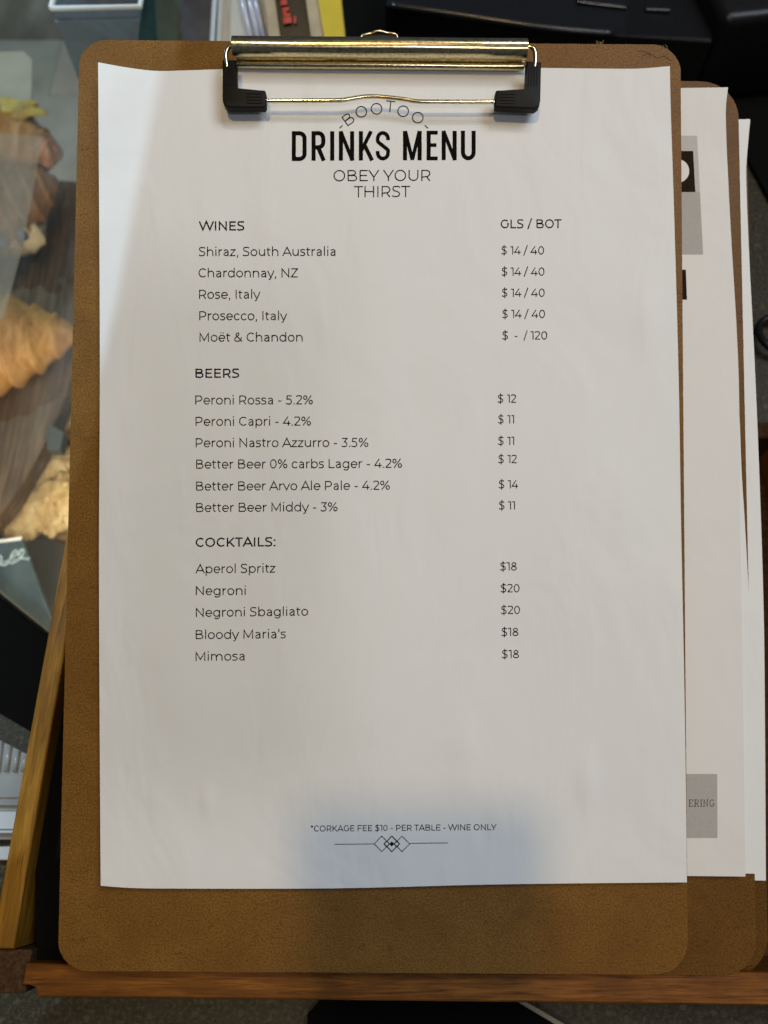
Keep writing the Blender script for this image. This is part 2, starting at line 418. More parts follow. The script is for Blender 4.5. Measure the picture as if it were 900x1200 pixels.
XL = ([0, .35, .6, .85, 1], [115, 117, 116, 117, 118]); XR = ([0, .05, .18, .39, .55, .76, .9, 1], [785, 786, 790, 795.5, 798, 802, 804, 805])
YT = ([0, .05, .10, .15, .25, .75, .90, .95, 1], [73, 79, 83, 82.5, 80.5, 79.5, 80.5, 80.2, 77.5]); YB = ([0, .05, .12, .4, .65, .8, 1], [1038, 1040.5, 1041.3, 1041, 1036.8, 1035.3, 1034])
def sheet_bm(fr, H, xl, xr, yt, yb, nu, nv, th=.00012):
    bm = bmesh.new(); tops = []; bots = []
    for j in range(nv + 1):
        v = j / nv; a = []; b = []
        for i in range(nu + 1):
            u = i / nu
            px = (1-u) * slut(*xl, v) + u * slut(*xr, v); py = (1-v) * slut(*yt, u) + v * slut(*yb, u)
            p = fr.up(px, py, H(px, py)); a.append(bm.verts.new(p)); b.append(bm.verts.new(p - Vector((0, 0, th))))
        tops.append(a); bots.append(b)
    for j in range(nv):
        for i in range(nu):
            bm.faces.new((tops[j][i], tops[j+1][i], tops[j+1][i+1], tops[j][i+1]))
            bm.faces.new((bots[j][i], bots[j][i+1], bots[j+1][i+1], bots[j+1][i]))
    rim = [(0, i) for i in range(nu)] + [(j, nu) for j in range(nv)] + [(nv, i) for i in range(nu, 0, -1)] + [(j, 0) for j in range(nv, 0, -1)]
    for k, (j, i) in enumerate(rim):
        J, I = rim[(k+1) % len(rim)]
        bm.faces.new((tops[j][i], tops[J][I], bots[J][I], bots[j][i]))
    return bm
menu = link('menu_sheet', sheet_bm(F1, PH, XL, XR, YT, YB, 110, 150), PAPER, None, False)
menu.matrix_world = F1.M; auto_smooth(menu, 50)
tag(menu, 'white printed drinks menu page listing wines, beers and cocktails under the clip', 'menu')

# ---- stroke lettering: every glyph is a set of centre lines in units of 1/700 cap height
def arc(cx, cy, rx, ry, a0, a1, n=None):
    n = n or max(4, int(abs(a1 - a0) / 12))
    return [(cx + rx * math.cos(R(a0 + (a1-a0)*k/n)), cy + ry * math.sin(R(a0 + (a1-a0)*k/n))) for k in range(n + 1)]
def glyph(c, w):
    h = w / 2; T = 700 - h; X = 525 - h; P = lambda *p: list(p); l = 95 + h     # left stem
    ring = lambda cx, cy, rx, ry: arc(cx, cy, rx, ry, 0, 360, 36)
    if c == ' ': return 262, []
    if c == 'A': return 720, [P((15,0),(360,700-h*.4),(705,0)), P((130,215),(590,215))]
    if c == 'B': return 740, [P((l,h),(l,T),(400,T))+arc(420,530,160,170-h,90,-90)+P((l,360)), P((l,360),(440,360))+arc(460,180+h*.5,185,180-h*.5,90,-90)+P((l,h))]
    if c == 'C': return 715, [arc(410,350,350-h,350-h,45,315)]
    if c == 'D': return 820, [P((l,h),(l,T),(390,T))+arc(400,350,345-h,350-h,90,-90)+P((l,h))]
    if c == 'E': return 650, [P((590,T),(l,T),(l,h),(600,h)), P((l,358),(545,358))]
    if c == 'F': return 630, [P((590,T),(l,T),(l,0)), P((l,338),(545,338))]
    if c == 'G': return 770, [arc(410,350,350-h,350-h,45,322)+P((672,365),(560,365))]
    if c == 'H': return 800, [P((l,0),(l,700)), P((705-h,0),(705-h,700)), P((l,355),(705-h,355))]
    if c == 'I': return 290, [P((145,0),(145,700))]
    if c == 'K': return 700, [P((l,0),(l,700)), P((610,690),(l,215)), P((265,385),(645,5))]
    if c == 'L': return 580, [P((l,700),(l,h),(565,h))]
    if c == 'M': return 930, [P((l,0),(l,700-h),(465,100),(835-h,700-h),(835-h,0))]
    if c == 'N': return 800, [P((l,0),(l,700-h),(705-h,h),(705-h,700))]
    if c == 'O': return 830, [ring(415,350,358-h,358-h)]
    if c == 'P': return 700, [P((l,0),(l,T),(375,T))+arc(400,470,235-h*.6,230-h,90,-90)+P((l,240))]
    if c == 'R': return 710, [P((l,0),(l,T),(375,T))+arc(400,470,235-h*.6,230-h,90,-90)+P((l,240)), P((440,235),(620,0))]
    if c == 'S': return 620, [smooth2([(545,610),(430,672),(310,T),(165,655),(105,545),(165,420),(310,365),(450,315),(520,195),(460,75),(310,h),(160,35),(55,105)])]
    if c == 'T': return 580, [P((10,T),(570,T)), P((290,T),(290,0))]
    if c == 'U': return 785, [P((l,700),(l,290))+arc(392,292,303-h,292-h,180,360)+P((695-h,700))]
    if c == 'W': return 1100, [P((20,700),(285,h),(550,690),(815,h),(1080,700))]
    if c == 'Y': return 640, [P((15,700),(320,250),(625,700)), P((320,250),(320,0))]
    if c == 'Z': return 650, [P((70,T),(570,T),(65,h),(595,h))]
    l = 82 + h; xr = 585 - h
    if c == 'a': return 580, [P((105,430))+arc(285,330,200-h,X-330,130,0)+P((485-h,0)), P((485-h,300),(270,300))+arc(255,150,170-h,150-h,90,270)+arc(270,270,215-h,270-h,270,350,8)]
    if c in 'bpdqg':
        cx = 355 if c in 'bp' else 315; st = l if c in 'bp' else 588 - h
        s = [ring(cx, 262, 268-h, 268-h)]
        if c == 'b': s.append(P((st,0),(st,742)))
        if c == 'd': s.append(P((st,0),(st,742)))
        if c == 'p': s.append(P((st,-194),(st,525)))
        if c == 'g': s.append(P((st,525),(st,50))+arc(325,50,263-h,240-h,0,-140))
        return 668, s
    if c == 'c': return 555, [arc(315,262,268-h,268-h,42,318)]
    if c in 'eë':
        s = [P((60,262),(545-h*.5,262))+arc(312,262,268-h,268-h,0,318)]
        if c == 'ë': s += [P((195,680),(265,680)), P((375,680),(445,680))]
        return 605, s
    if c == 'h': return 662, [P((l,0),(l,742)), arc(335,275,253-h,250-h,180,0)+P((588-h,0))]
    if c == 'n': return 662, [P((l,0),(l,525)), arc(335,275,253-h,250-h,180,0)+P((588-h,0))]
    if c == 'm': return 1040, [P((l,0),(l,525)), arc(305,285,223-h,240-h,180,0)+P((528-h,0)), arc(528-h+222,285,223-h*.5,240-h,180,0)+P((528-h+445-h*.5,0))]
    if c == 'i': return 262, [P((131,0),(131,525)), P((131-w*.62,690),(131+w*.62,690))]
    if c == 'l': return 262, [P((131,0),(131,742))]
    if c == 'o': return 628, [ring(314,262,268-h,268-h)]
    if c == 'r': return 400, [P((l,0),(l,525)), arc(335,275,253-h,250-h,180,92)+P((370,525-h))]
    if c == 's': return 478, [smooth2([(415,458),(330,492),(235,X),(120,485),(80,400),(130,315),(235,285),(340,255),(398,160),(350,60),(235,h),(120,30),(45,82)])]
    if c == 't': return 390, [P((155,642),(155,150))+arc(272,150,117,150-h,180,285), P((40,525-h),(350,525-h))]
    if c == 'u': return 660, [P((l-5,525),(l-5,250))+arc(325,252,243-h,252-h,180,360), P((578-h,525),(578-h,0))]
    if c == 'v': return 545, [P((18,525),(272,h*.6),(527,525))]
    if c == 'y': return 545, [P((18,525),(278,0)), P((527,525),(250,-95))+arc(165,-80,90,112-h,-20,-125)]
    if c == 'z': return 505, [P((60,X),(430,X),(50,h),(455,h))]
    if c == '0': return 640, [ring(320,350,262-h,358-h)]
    if c == '1': return 355, [P((20,T),(240,T),(240,0))]
    if c == '2': return 560, [smooth2([(50,590),(140,670),(270,T),(410,650),(465,530),(415,405),(300,280),(62,h)]), P((62,h),(515,h))]
    if c == '3': return 565, [P((70,T),(475,T),(265,405)), P((230,405),(275,405))+arc(290,205,205-h,200-h*.5,90,-90)+smooth2([(290,h),(150,30),(40,105)])]
    if c == '4': return 655, [P((425,700),(60,190),(625,190)), P((465,390),(465,0))]
    if c == '5': return 570, [P((480,T),(135,T),(105,415),(260,415))+arc(280,212,215-h,203,90,-90)+smooth2([(280,h),(150,28),(40,95)])]
    if c == '8': return 630, [ring(315,530,215-h,172-h), ring(315,190,262-h,192-h)]
    if c == '$': return 640, [smooth2([(545,600),(440,655),(320,T-15),(180,640),(125,540),(180,425),(320,365),(460,310),(525,195),(465,80),(320,h+15),(170,45),(70,115)]), P((320,810),(320,-105))]
    if c == '/': return 400, [P((40,-85),(360,790))]
    if c == '%': return 850, [ring(205,525,150-h*.6,178-h), ring(645,175,150-h*.6,178-h), P((165,0),(690,700))]
    if c == '-': return 390, [P((65,262),(325,262))]
    if c == ',': return 235, [P((125,85),(125,10),(85,-115))]
    if c == '.': return 235, [P((118-w*.65,w*.6),(118+w*.65,w*.6))]
    if c == ':': return 250, [P((125-w*.65,w*.6),(125+w*.65,w*.6)), P((125-w*.65,470),(125+w*.65,470))]
    if c == "'": return 200, [P((100,742),(100,490))]
    if c == '*': return 390, [P((195,700),(195,450)), P((85,640),(305,510)), P((85,510),(305,640))]
    if c == '&': return 690, [smooth2([(650,0),(400,255),(210,455),(190,570),(275,T),(390,655),(385,545),(270,410),(115,290),(70,165),(150,50),(290,h),(450,60),(560,190),(590,330)])]
    return 400, []
def smooth2(p, n=5):
    return [(v.x, v.y) for v in smooth_path([Vector((a, b, 0)) for a, b in p], n)]
def ribbon(bm, line, w, fn, closed=False):
    """flat stroke of width w along line, both in glyph units; fn maps to a point on the sheet"""
    pts = [Vector(p) for p in line]; o = [pts[0]]
    for p in pts[1:]:
        if (p - o[-1]).length > 1e-6: o.append(p)
    if (o[0] - o[-1]).length < 1e-3 * w and len(o) > 8: closed = True; o = o[:-1]
    n = len(o)
    if n < 2: return
    L = []; Rr = []
    for i in range(n):
        a = o[i-1] if (i or closed) else None; b = o[(i+1) % n] if (i < n-1 or closed) else None
        d0 = (o[i] - a).normalized() if a is not None else None; d1 = (b - o[i]).normalized() if b is not None else None
        if d0 is None: d0 = d1
        if d1 is None: d1 = d0
        n0 = Vector((-d0.y, d0.x)); n1 = Vector((-d1.y, d1.x)); m = n0 + n1
        if m.length < .2: m = n0.copy()
        m.normalize(); k = min(1 / max(.25, m.dot(n0)), 2.6)
        L.append(o[i] + m * (w/2*k)); Rr.append(o[i] - m * (w/2*k))
    rng = range(n if closed else n - 1)
    vl = [bm.verts.new(fn(p.x, p.y)) for p in L]; vr = [bm.verts.new(fn(p.x, p.y)) for p in Rr]
    for i in rng:
        j = (i + 1) % n
        try: bm.faces.new((vl[i], vr[i], vr[j], vl[j]))
        except ValueError: pass
EPS = .00010
def on_sheet(fr, H): return lambda px, py: fr.up(px, py, H(px, py) + EPS)
def text_bm(bm, s, x0, x1, y0, y1, cap, w, put, track=None):
    """string s with its ink from x0 to x1, base line from y0 to y1, cap height in pixels, stroke w in glyph units"""
    k = cap / 700; items = []; x = 0; lo = 1e9; hi = -1e9
    for ch in s:
        adv, st = glyph(ch, w); items.append((ch, x, st))
        for l in st:
            for p in l: lo = min(lo, x + p[0] - w*.4); hi = max(hi, x + p[0] + w*.4)
        x += adv
    nat = (hi - lo) * k; extra = 0; sx = 1.0
    want = x1 - x0; gaps = max(1, len(s) - 1)
    sx = min(1.12, max(.88, want / nat)) if track is None else 1.0
    extra = (want - nat * sx) / gaps
    for i, (ch, xx, st) in enumerate(items):
        def fn(gx, gy, xx=xx, i=i):
            X = x0 + (xx + gx - lo) * k * sx + extra * i; t = (X - x0) / max(1, x1 - x0)
            return put(X, y0 + (y1 - y0) * t - gy * k)
        for l in st: ribbon(bm, l, w, fn)
pm = on_sheet(F1, PH)
def line(name, s, x0, x1, y0, y1, cap, w):
    bm = bmesh.new(); text_bm(bm, s, x0, x1, y0, y1, cap, w, pm); return link(name, bm, INK, menu)
WL, WH = 76, 104
for s, x0, x1, y0, y1 in (('WINES', 233, 286.5, 270, 270), ('BEERS', 229.2, 280.5, 442.8, 442.6), ('COCKTAILS:', 229.5, 323.5, 640.9, 640.2), ('GLS / BOT', 587, 658.5, 267.5, 267.2)):
    line('section_heading', s, x0, x1, y0, y1, 10.7 if s[0] != 'G' else 10.3, WH if s[0] != 'G' else 92)
for s, x0, x1, y0, y1 in (('Shiraz, South Australia', 232.7, 393, 300.1, 299.8), ('Chardonnay, NZ', 232.8, 349.5, 325, 325), ('Rose, Italy', 233.5, 305, 350.1, 350), ('Prosecco, Italy', 233.7, 336.5, 375.2, 375.2), ('Moët & Chandon', 234, 354.5, 400.3, 400.2),
        ('Peroni Rossa - 5.2%', 229, 366.5, 474, 473.8), ('Peroni Capri - 4.2%', 229.3, 364.3, 499, 498.7), ('Peroni Nastro Azzurro - 3.5%', 229.5, 431.5, 524.1, 523.7), ('Better Beer 0% carbs Lager - 4.2%', 230, 471, 549.2, 548.2), ('Better Beer Arvo Ale Pale - 4.2%', 230, 456.7, 574.9, 573.9), ('Better Beer Middy - 3%', 230, 395.5, 600, 599.1),
        ('Aperol Spritz', 229, 323, 671.9, 671), ('Negroni', 229.7, 288.5, 697.5, 697.2), ('Negroni Sbagliato', 229.7, 361, 723, 721.4), ("Bloody Maria's", 229.5, 335, 749, 748), ('Mimosa', 229.3, 286.5, 774.4, 774)):
    line('drink_name', s, x0, x1, y0, y1, 10.6, WL)
def price(parts, y, cap=9.6):
    bm = bmesh.new()
    for s, x0, x1 in parts: text_bm(bm, s, x0, x1, y, y - .1, cap, 80, pm)
    link('price', bm, INK, menu)
for dx, y in ((0, 298.2), (.4, 323.1), (.7, 347.8), (1.1, 372.7)):
    price((('$', 587.4 + dx, 594 + dx), ('14', 597.8 + dx, 610.6 + dx), ('/', 613.4 + dx, 618.5 + dx), ('40', 621.9 + dx, 637.5 + dx)), y)
price((('$', 588.3, 595.5), ('-', 602.8, 606.7), ('/', 613.6, 618.3), ('120', 621.4, 641.2)), 397.9)
for s, a, b, y in (('12', 593.8, 605.3, 472), ('11', 594.2, 602.4, 496.2), ('11', 594.2, 602.4, 521.4), ('12', 594.4, 606, 542.8), ('14', 595, 607.6, 572.4), ('11', 595.2, 603.4, 597.1)):
    price((('$', a - 10.6, a - 3.9), (s, a, b)), y)
for s, a, b, y in (('$18', 586, 605.5, 668.6), ('$20', 586.5, 608.7, 694.2), ('$20', 587, 609.2, 719.6), ('$18', 587.5, 607.3, 745.4), ('$18', 588, 608, 771.4)):
    price(((s, a, b),), y)
line('subtitle', 'OBEY YOUR', 391, 504.3, 212.3, 211.9, 13, 66)
line('subtitle', 'THIRST', 414.5, 481, 231.1, 230.8, 13, 66)
line('footer_note', '*CORKAGE FEE $10 - PER TABLE - WINE ONLY', 364.2, 582, 974.5, 972.7, 7, 86)
# heavy condensed title, letter by letter
def heavy(bm, c, x0, x1, yt, yb):
    sw, sh = 4.8, 4.2; a, b = x0 + sw/2, x1 - sw/2; t, o = yt + sh/2, yb - sh/2; m = (yt + yb) / 2
    def rib(l, w=sw): ribbon(bm, l, w, pm)
    def turn(cx, cy, rx, ry, a0, a1): return [(x, y) for x, y in arc(cx, cy, rx, ry, a0, a1, 12)]
    rx = (b - a) / 2; cx = (a + b) / 2; ry = min(6, rx)
    if c == 'D': rib([(a, o), (a, t), (cx, t)] + turn(cx, t + ry, b - cx, ry, -90, 0) + turn(cx, o - ry, b - cx, ry, 0, 90) + [(a, o)])
    if c == 'R':
        rib([(a, yb), (a, t), (cx, t)] + turn(cx, t + 6.5, b - cx, 6.5, -90, 0) + turn(cx, m - 4.5, b - cx, 6, 0, 90) + [(a, m + 1.5)])
        rib([(cx - .5, m + 1), (b + .6, yb)])
    if c == 'I': rib([((x0 + x1)/2, yt), ((x0 + x1)/2, yb)])
    if c == 'N': rib([(a, yb), (a, yt)]); rib([(b, yb), (b, yt)]); rib([(a - .3, yt), (b + .3, yb)], 4.3)
    if c == 'K': rib([(a, yb), (a, yt)]); rib([(b - .6, yt), (a + 1, m + 5)], 4.4); rib([(a + 4.2, m - 1.0), (b + .6, yb)], 4.6)
    if c == 'S': rib([(b, yt + 10.5)] + turn(cx, t + 7, rx, 7, 0, -180) + [(x, y) for x, y in smooth2([(a, t + 7), (a + .6, yt + 12.6), (cx, m), (b - .4, yb - 12.2), (b, o - 7)])][1:] + turn(cx, o - 7, rx, 7, 0, 180) + [(a, yb - 11)], 4.3)
    if c == 'M': rib([(a, yb), (a, yt)]); rib([(b, yb), (b, yt)]); rib([(a + .3, yt), (cx, yb - .5)], 4.2); rib([(b - .3, yt), (cx, yb - .5)], 4.2)
    if c == 'E': rib([(x1, t), (a, t), (a, o), (x1, o)], sh + .2); rib([(a, yb), (a, yt)]); rib([(a, m - .5), (x1 - 1.5, m - .5)], sh)
    if c == 'U': rib([(a, yt), (a, o - 7)] + turn(cx, o - 7, rx, 7, 180, 0) + [(b, yt)])
bm = bmesh.new(); z = 260 / 900
for c, a, b in (('D',76,136),('R',156,212),('I',232,248),('N',267,329),('K',348,408),('S',416,475),('M',527,603),('E',623,668),('N',684,745),('U',762,822)):
    x0, x1 = 320 + a * z, 320 + b * z; d = -(x0 - 342) / 215 * .9
    heavy(bm, c, x0, x1, 154 + d, 188.3 + d)
link('title', bm, INK, menu)
bm = bmesh.new()                                           # curved word above the title
for c, x, y in (('-', 399.7, 148.5), ('B', 408.1, 139.6), ('O', 423.4, 130.9), ('O', 441.3, 127.4), ('T', 457.4, 124.6), ('O', 472.5, 130.3), ('O', 489.6, 137.8), ('-', 499.7, 148.5)):
    a = math.asin((x - 450) / 73); k = 13.2 / 700; adv, st = glyph(c, 60)
    yc = 262 if c == '-' else 350
    def fn(gx, gy, x=x, y=y, a=a, adv=adv, yc=yc):
        ux, uy = (gx - adv/2) * k, -(gy - yc) * k
        return pm(x + ux * math.cos(a) - uy * math.sin(a), y + ux * math.sin(a) + uy * math.cos(a))
    for l in st: ribbon(bm, l, 60, fn)
link('curved_heading', bm, INK, menu)
bm = bmesh.new()                                           # diamonds between two rules
def seg(p, q, w, n=12): ribbon(bm, [(p[0] + (q[0]-p[0])*k/n, p[1] + (q[1]-p[1])*k/n) for k in range(n+1)], w, pm)
seg((392, 989.5), (438.6, 989), .75); seg((480, 988.3), (525, 987.8), .75)
for x, w in ((447.5, .8), (459.2, 1.1), (471.1, .8)):
    ribbon(bm, [(x, 979.8), (x + 9, 988.9), (x, 998), (x - 9, 988.9), (x, 979.8)], w, pm)
for x in (453.3, 465.1): ribbon(bm, [(x, 985.4), (x + 3.2, 988.9), (x, 992.4), (x - 3.2, 988.9), (x, 985.4)], 1.1, pm)
vs = [bm.verts.new(pm(459.2 + a, 988.9 + b)) for a, b in ((0, -3), (3, 0), (0, 3), (-3, 0))]; bm.faces.new(vs)
link('diamond_ornament', bm, INK, menu)

# ------------------------------------------------------------------ the clip of the top board
def cp(px, py, h): return F1.up(px, py, h)
# pressed metal strip: rolled barrel at the back, concave jaw and lip that bites the paper
bm = bmesh.new()
x0, x1 = cp(273, 60, .008).x, cp(617, 60, .008).x
yl_ = cp(450, 78, .0035).y; yr_ = cp(450, 53.5, .0095).y; rr = .0031
prof = [(yl_ + .0003 + .0013 * (1 - math.cos(R(a_))) * 1.0, .0019 + .0011 * math.sin(R(a_))) for a_ in (-20, 15, 45, 70, 90, 110, 130)]; prof += [(yl_ + .0033, .0029), (yl_ + .0042, .0036), (yl_ + .0048, .0050)]; NP = len(prof)
for k in range(0, 20):
    a = R(-128 + 290 * k / 19); prof.append((yr_ + rr * math.cos(a + 0) * 1.0, .0082 + rr * math.sin(a)))
# order the barrel so it continues from the jaw: start at its front lower side, over the top, to the back
arcp = [(yr_ - rr * math.cos(R(-40 + 285 * k / 24)), .0082 + rr * math.sin(R(-40 + 285 * k / 24))) for k in range(25)]
prof = prof[:NP] + arcp
def strip(bm, prof, x0, x1, th, nx=40, wave=0.0):
    rows = []
    n = len(prof)
    for i, (y, zz) in enumerate(prof):
        a = Vector(prof[max(i-1, 0)]); b = Vector(prof[min(i+1, n-1)]); d = (b - a).normalized(); nn = Vector((-d.y, d.x))
        r1 = []; r2 = []
        for k in range(nx + 1):
            x = x0 + (x1 - x0) * k / nx; dz = wave * math.sin(x * 90 + i * .3)
            r1.append(bm.verts.new((x, y, zz + dz))); r2.append(bm.verts.new((x, y - nn.x * th, zz + dz - nn.y * th)))
        rows.append((r1, r2))
    for (a1, a2), (b1, b2) in zip(rows, rows[1:]):
        for k in range(nx):
            bm.faces.new((a1[k], a1[k+1], b1[k+1], b1[k])); bm.faces.new((a2[k], b2[k], b2[k+1], a2[k+1]))
        for k in (0, nx): bm.faces.new((a1[k], b1[k], b2[k], a2[k]))
    for r1, r2 in (rows[0], rows[-1]):
        for k in range(nx): bm.faces.new((r1[k], r2[k], r2[k+1], r1[k+1]))
strip(bm, prof, x0, x1, -.0004, 40, .00006)
cl = auto_smooth(link('clip_strip', bm, CHROME, c1), 40)
bm = bmesh.new(); box(bm, (x0 + .004, yr_ - .002, .0001), (x1 - .004, yr_ + .004, .0012), .0003); link('clip_base', bm, CHROME, c1)
# wire bail
hw = .0075; rw = .00078
L = [cp(290, 53.5, .0082), cp(275, 53.5, .0082), cp(267, 57, .0085), cp(264.5, 66, .0085), cp(266, 78, .0083), cp(269.5, 95, hw), cp(269.8, 112, hw), cp(273, 119, hw), cp(285, 119, hw), cp(312, 118.5, hw)]
M_ = [cp(x, y, h) for x, y, h in ((330, 118.3, hw), (370, 118, hw), (398, 117.6, hw), (410, 116, hw), (425, 113.6, hw), (440, 113.2, hw), (458, 114.6, hw), (474, 116.6, hw), (490, 119, hw), (520, 119.3, hw), (560, 119.5, hw))]
Rg = [cp(x, y, h) for x, y, h in ((580, 119.5, hw), (610, 120, hw), (620.5, 120, hw), (624, 113, hw), (624, 95, hw), (626.5, 78, .0083), (627.5, 66, .0085), (625, 57, .0085), (616, 54.5, .0082), (602, 54, .0082))]
bm = bmesh.new(); tube(bm, smooth_path(L + M_ + Rg, 7), rw, 14); link('wire_bail', bm, WIRE, c1, True)
def grip(side):
    """black L shaped rubber sleeve on a corner of the wire"""
    if side < 0: P = [(262, 74), (278, 74), (278.5, 109), (311.5, 109.5), (312.5, 112), (312.5, 127), (311, 129.5), (268, 129.5), (263.5, 126), (262, 120)]
    else: P = [(633, 76.5), (616, 75.5), (614.5, 110), (581, 109.5), (579.5, 112), (579, 127), (580.5, 129), (626, 131), (630.5, 128), (632, 121)]
    bm = bmesh.new(); prism(bm, [Vector((*cp(x, y, .0068).xy, .0090)) for x, y in P], .0034, .0005, seg=3)
    o = auto_smooth(link('corner_grip', bm, RUBBER, c1), 40)
    g = bmesh.new()                                         # moulded ribs
    for k in range(4):
        if side < 0: a, b = (266 + k * 3.1, 80), (266 + k * 3.1, 104)
        else: a, b = (619 + k * 3.1, 82), (618 + k * 3.1, 105)
        tube(g, [Vector((*cp(*a, .0068).xy, .0090)), Vector((*cp(*b, .0068).xy, .0090))], .00022, 6)
        if side < 0: a, b = (290, 114 + k * 3.6), (308, 114 + k * 3.6)
        else: a, b = (584, 114 + k * 3.6), (602, 114.4 + k * 3.6)
        tube(g, [Vector((*cp(*a, .0068).xy, .0090)), Vector((*cp(*b, .0068).xy, .0090))], .00022, 6)
    link('rib', g, RUBBER, o)
grip(-1); grip(1)
bm = bmesh.new()                                            # hanging loop that folds out behind the clip
tube(bm, smooth_path([cp(422, 47, .004), cp(425, 41, .004), (cp(434, 39.3, .004)), cp(443, 36.2, .0045), cp(455, 38.8, .004), cp(464, 40.3, .004), cp(466, 47, .004)], 6), .00045, 10)
hl = link('hanging_loop', bm, WIRE, c1, True)
bm = bmesh.new(); prism(bm, [cp(x, y, .0038) for x, y in ((426, 47), (428, 41.5), (436, 40), (443, 37.5), (453, 40), (462, 41.5), (464, 47))], .0012)
link('loop_plate', bm, BLACKP, c1)

# ------------------------------------------------------------------ the pages on the lower boards
def H2(px, py):
    h = .0022 + .0012 * math.sin(py / 170 + 1) * (px - 780) / 90 + .0025 * math.exp(-((py - 100) / 60) ** 2)
    return max(.0012, h)
s2 = link('catering_sheet', sheet_bm(F2, H2, ([0, 1], [700, 700]), ([0, .03, .13, .21, .30, .38, .54, .75, 1], [853.2, 850.5, 854, 858, 863, 866, 867.5, 870.5, 873.6]), ([0, 1], [104.5, 102.3]), ([0, 1], [1025.5, 1027.2]), 24, 90), PAPER2)
s2.matrix_world = F2.M; auto_smooth(s2, 50)
tag(s2, 'white page with grey printed panels peeking out right of the drinks menu', 'page')
p2 = on_sheet(F2, H2)
def patch(name, pts, mat, lift=0.0, n=10):
    """flat printed area; two side lines are subdivided so it follows the sheet"""
    (a, b, c, d) = pts; bm = bmesh.new(); rows = []
    for k in range(n + 1):
        t = k / n; row = []
        for j in range(5):
            s = j / 4; x = ((1-s)*a[0] + s*b[0]) * (1-t) + ((1-s)*d[0] + s*c[0]) * t; y = ((1-s)*a[1] + s*b[1]) * (1-t) + ((1-s)*d[1] + s*c[1]) * t
            row.append(bm.verts.new(p2(x, y) + Vector((0, 0, lift))))
        rows.append(row)
    for r, q in zip(rows, rows[1:]):
        for j in range(4): bm.faces.new((r[j], q[j], q[j+1], r[j+1]))
    return link(name, bm, mat, s2)
patch('printed_panel', [(770, 159), (817, 159), (820.3, 225), (770, 225)], PALEINK)
patch('printed_panel', [(770, 225), (820.3, 225), (824, 298), (770, 298)], GREYINK)
patch('logo_square', [(770, 177), (812.2, 177), (814.8, 225), (770, 225)], BROWNINK, .00005)
bm = bmesh.new(); vs = [bm.verts.new(p2(794 + 13.6 * math.cos(R(a)), 200.5 + 13.8 * math.sin(R(a))) + Vector((0, 0, .0001))) for a in range(0, 360, 10)]; bm.faces.new(vs)
link('logo_disc', bm, PAPER2, s2)
patch('printed_rule', [(799, 316), (803.8, 316), (805, 351), (799, 351)], BROWNINK)
patch('printed_panel', [(770, 907), (840.5, 907), (840.8, 982), (770, 982)], GREYINK)
# slab serif word end on the lower panel
bm = bmesh.new(); p3 = lambda x, y: p2(x, y) + Vector((0, 0, .00006))
def st(pts, w=.95): ribbon(bm, pts, w, p3)
yb_, yt_ = 945, 937.2
x = 807.2
st([(x+1, yt_), (x+1, yb_)]); st([(x, yt_), (x+4.6, yt_), (x+4.6, yt_+2)], .7); st([(x, yb_), (x+4.8, yb_), (x+4.8, yb_-2)], .7); st([(x+1, 941), (x+3.6, 941)], .7)
x = 813.6
st([(x+1, yt_), (x+1, yb_)]); st([(x, yb_), (x+2.4, yb_)], .7); st([(x, yt_), (x+3, yt_)] + [(x+3+1.8*math.cos(R(a)), 939.1+1.9*math.sin(R(a))) for a in range(-90, 91, 30)] + [(x+1, 941)], .7); st([(x+2.6, 941), (x+4.8, yb_), (x+5.6, yb_)], .8)
x = 820.6
st([(x+1, yt_), (x+1, yb_)]); st([(x, yt_), (x+2, yt_)], .7); st([(x, yb_), (x+2, yb_)], .7)
x = 824
st([(x+1, yb_), (x+1, yt_), (x+5, yb_), (x+5, yt_)], .8); st([(x, yb_), (x+2.2, yb_)], .7); st([(x+4, yt_), (x+6, yt_)], .7); st([(x-.2, yt_), (x+1.2, yt_)], .7)
x = 831.6
st([(x+2.8+2.6*math.cos(R(a)), 941.1-3.9*math.sin(R(a))) for a in range(40, 325, 20)] + [(x+5, 942), (x+3.2, 942)], .8)
link('serif_lettering', bm, SERIF, s2)
def H2b(px, py): return .0009 + .0004 * math.sin(py / 140)
s2b = link('plain_sheet', sheet_bm(F2, H2b, ([0, 1], [760, 760]), ([0, .35, .41, .48, .55, .63, .75, .87, 1], [845, 862, 866.5, 869, 873, 877, 882, 886, 890]), ([0, 1], [112, 112]), ([0, 1], [1022, 1024]), 12, 80), PAPER)
s2b.matrix_world = F2.M; auto_smooth(s2b, 50)
tag(s2b, 'plain white sheet flaring out from under the grey panelled page', 'page')
def H3(px, py): return .0016 + .0022 * math.exp(-((py - 140) / 50) ** 2) + .0004 * math.sin(py / 120)
s3 = link('plain_sheet', sheet_bm(F3, H3, ([0, 1], [790, 790]), ([0, .04, .07, .18, .31, .47, .65, .8, 1], [879.3, 876, 874.4, 878, 884, 890, 895, 896.5, 897.5]), ([0, 1], [141, 139.6]), ([0, 1], [1030, 1032]), 12, 80), PAPER)
s3.matrix_world = F3.M; auto_smooth(s3, 50)
tag(s3, 'narrow white sheet rising beyond the second clipboard at the right edge', 'page')

# ------------------------------------------------------------------ small things on the counter
bm = bmesh.new()                                           # rubber mat under the machines
prism(bm, [at(x, y, .0032) for x, y in ((384, 150), (850, 150), (872, 176), (904, 236), (1150, 520), (1300, 300), (1100, -140), (384, -140))], .0028, .0006)
tag(link('counter_mat', bm, BLACKM), 'matt black rubber mat spread behind the clipboards at the top right', 'mat')

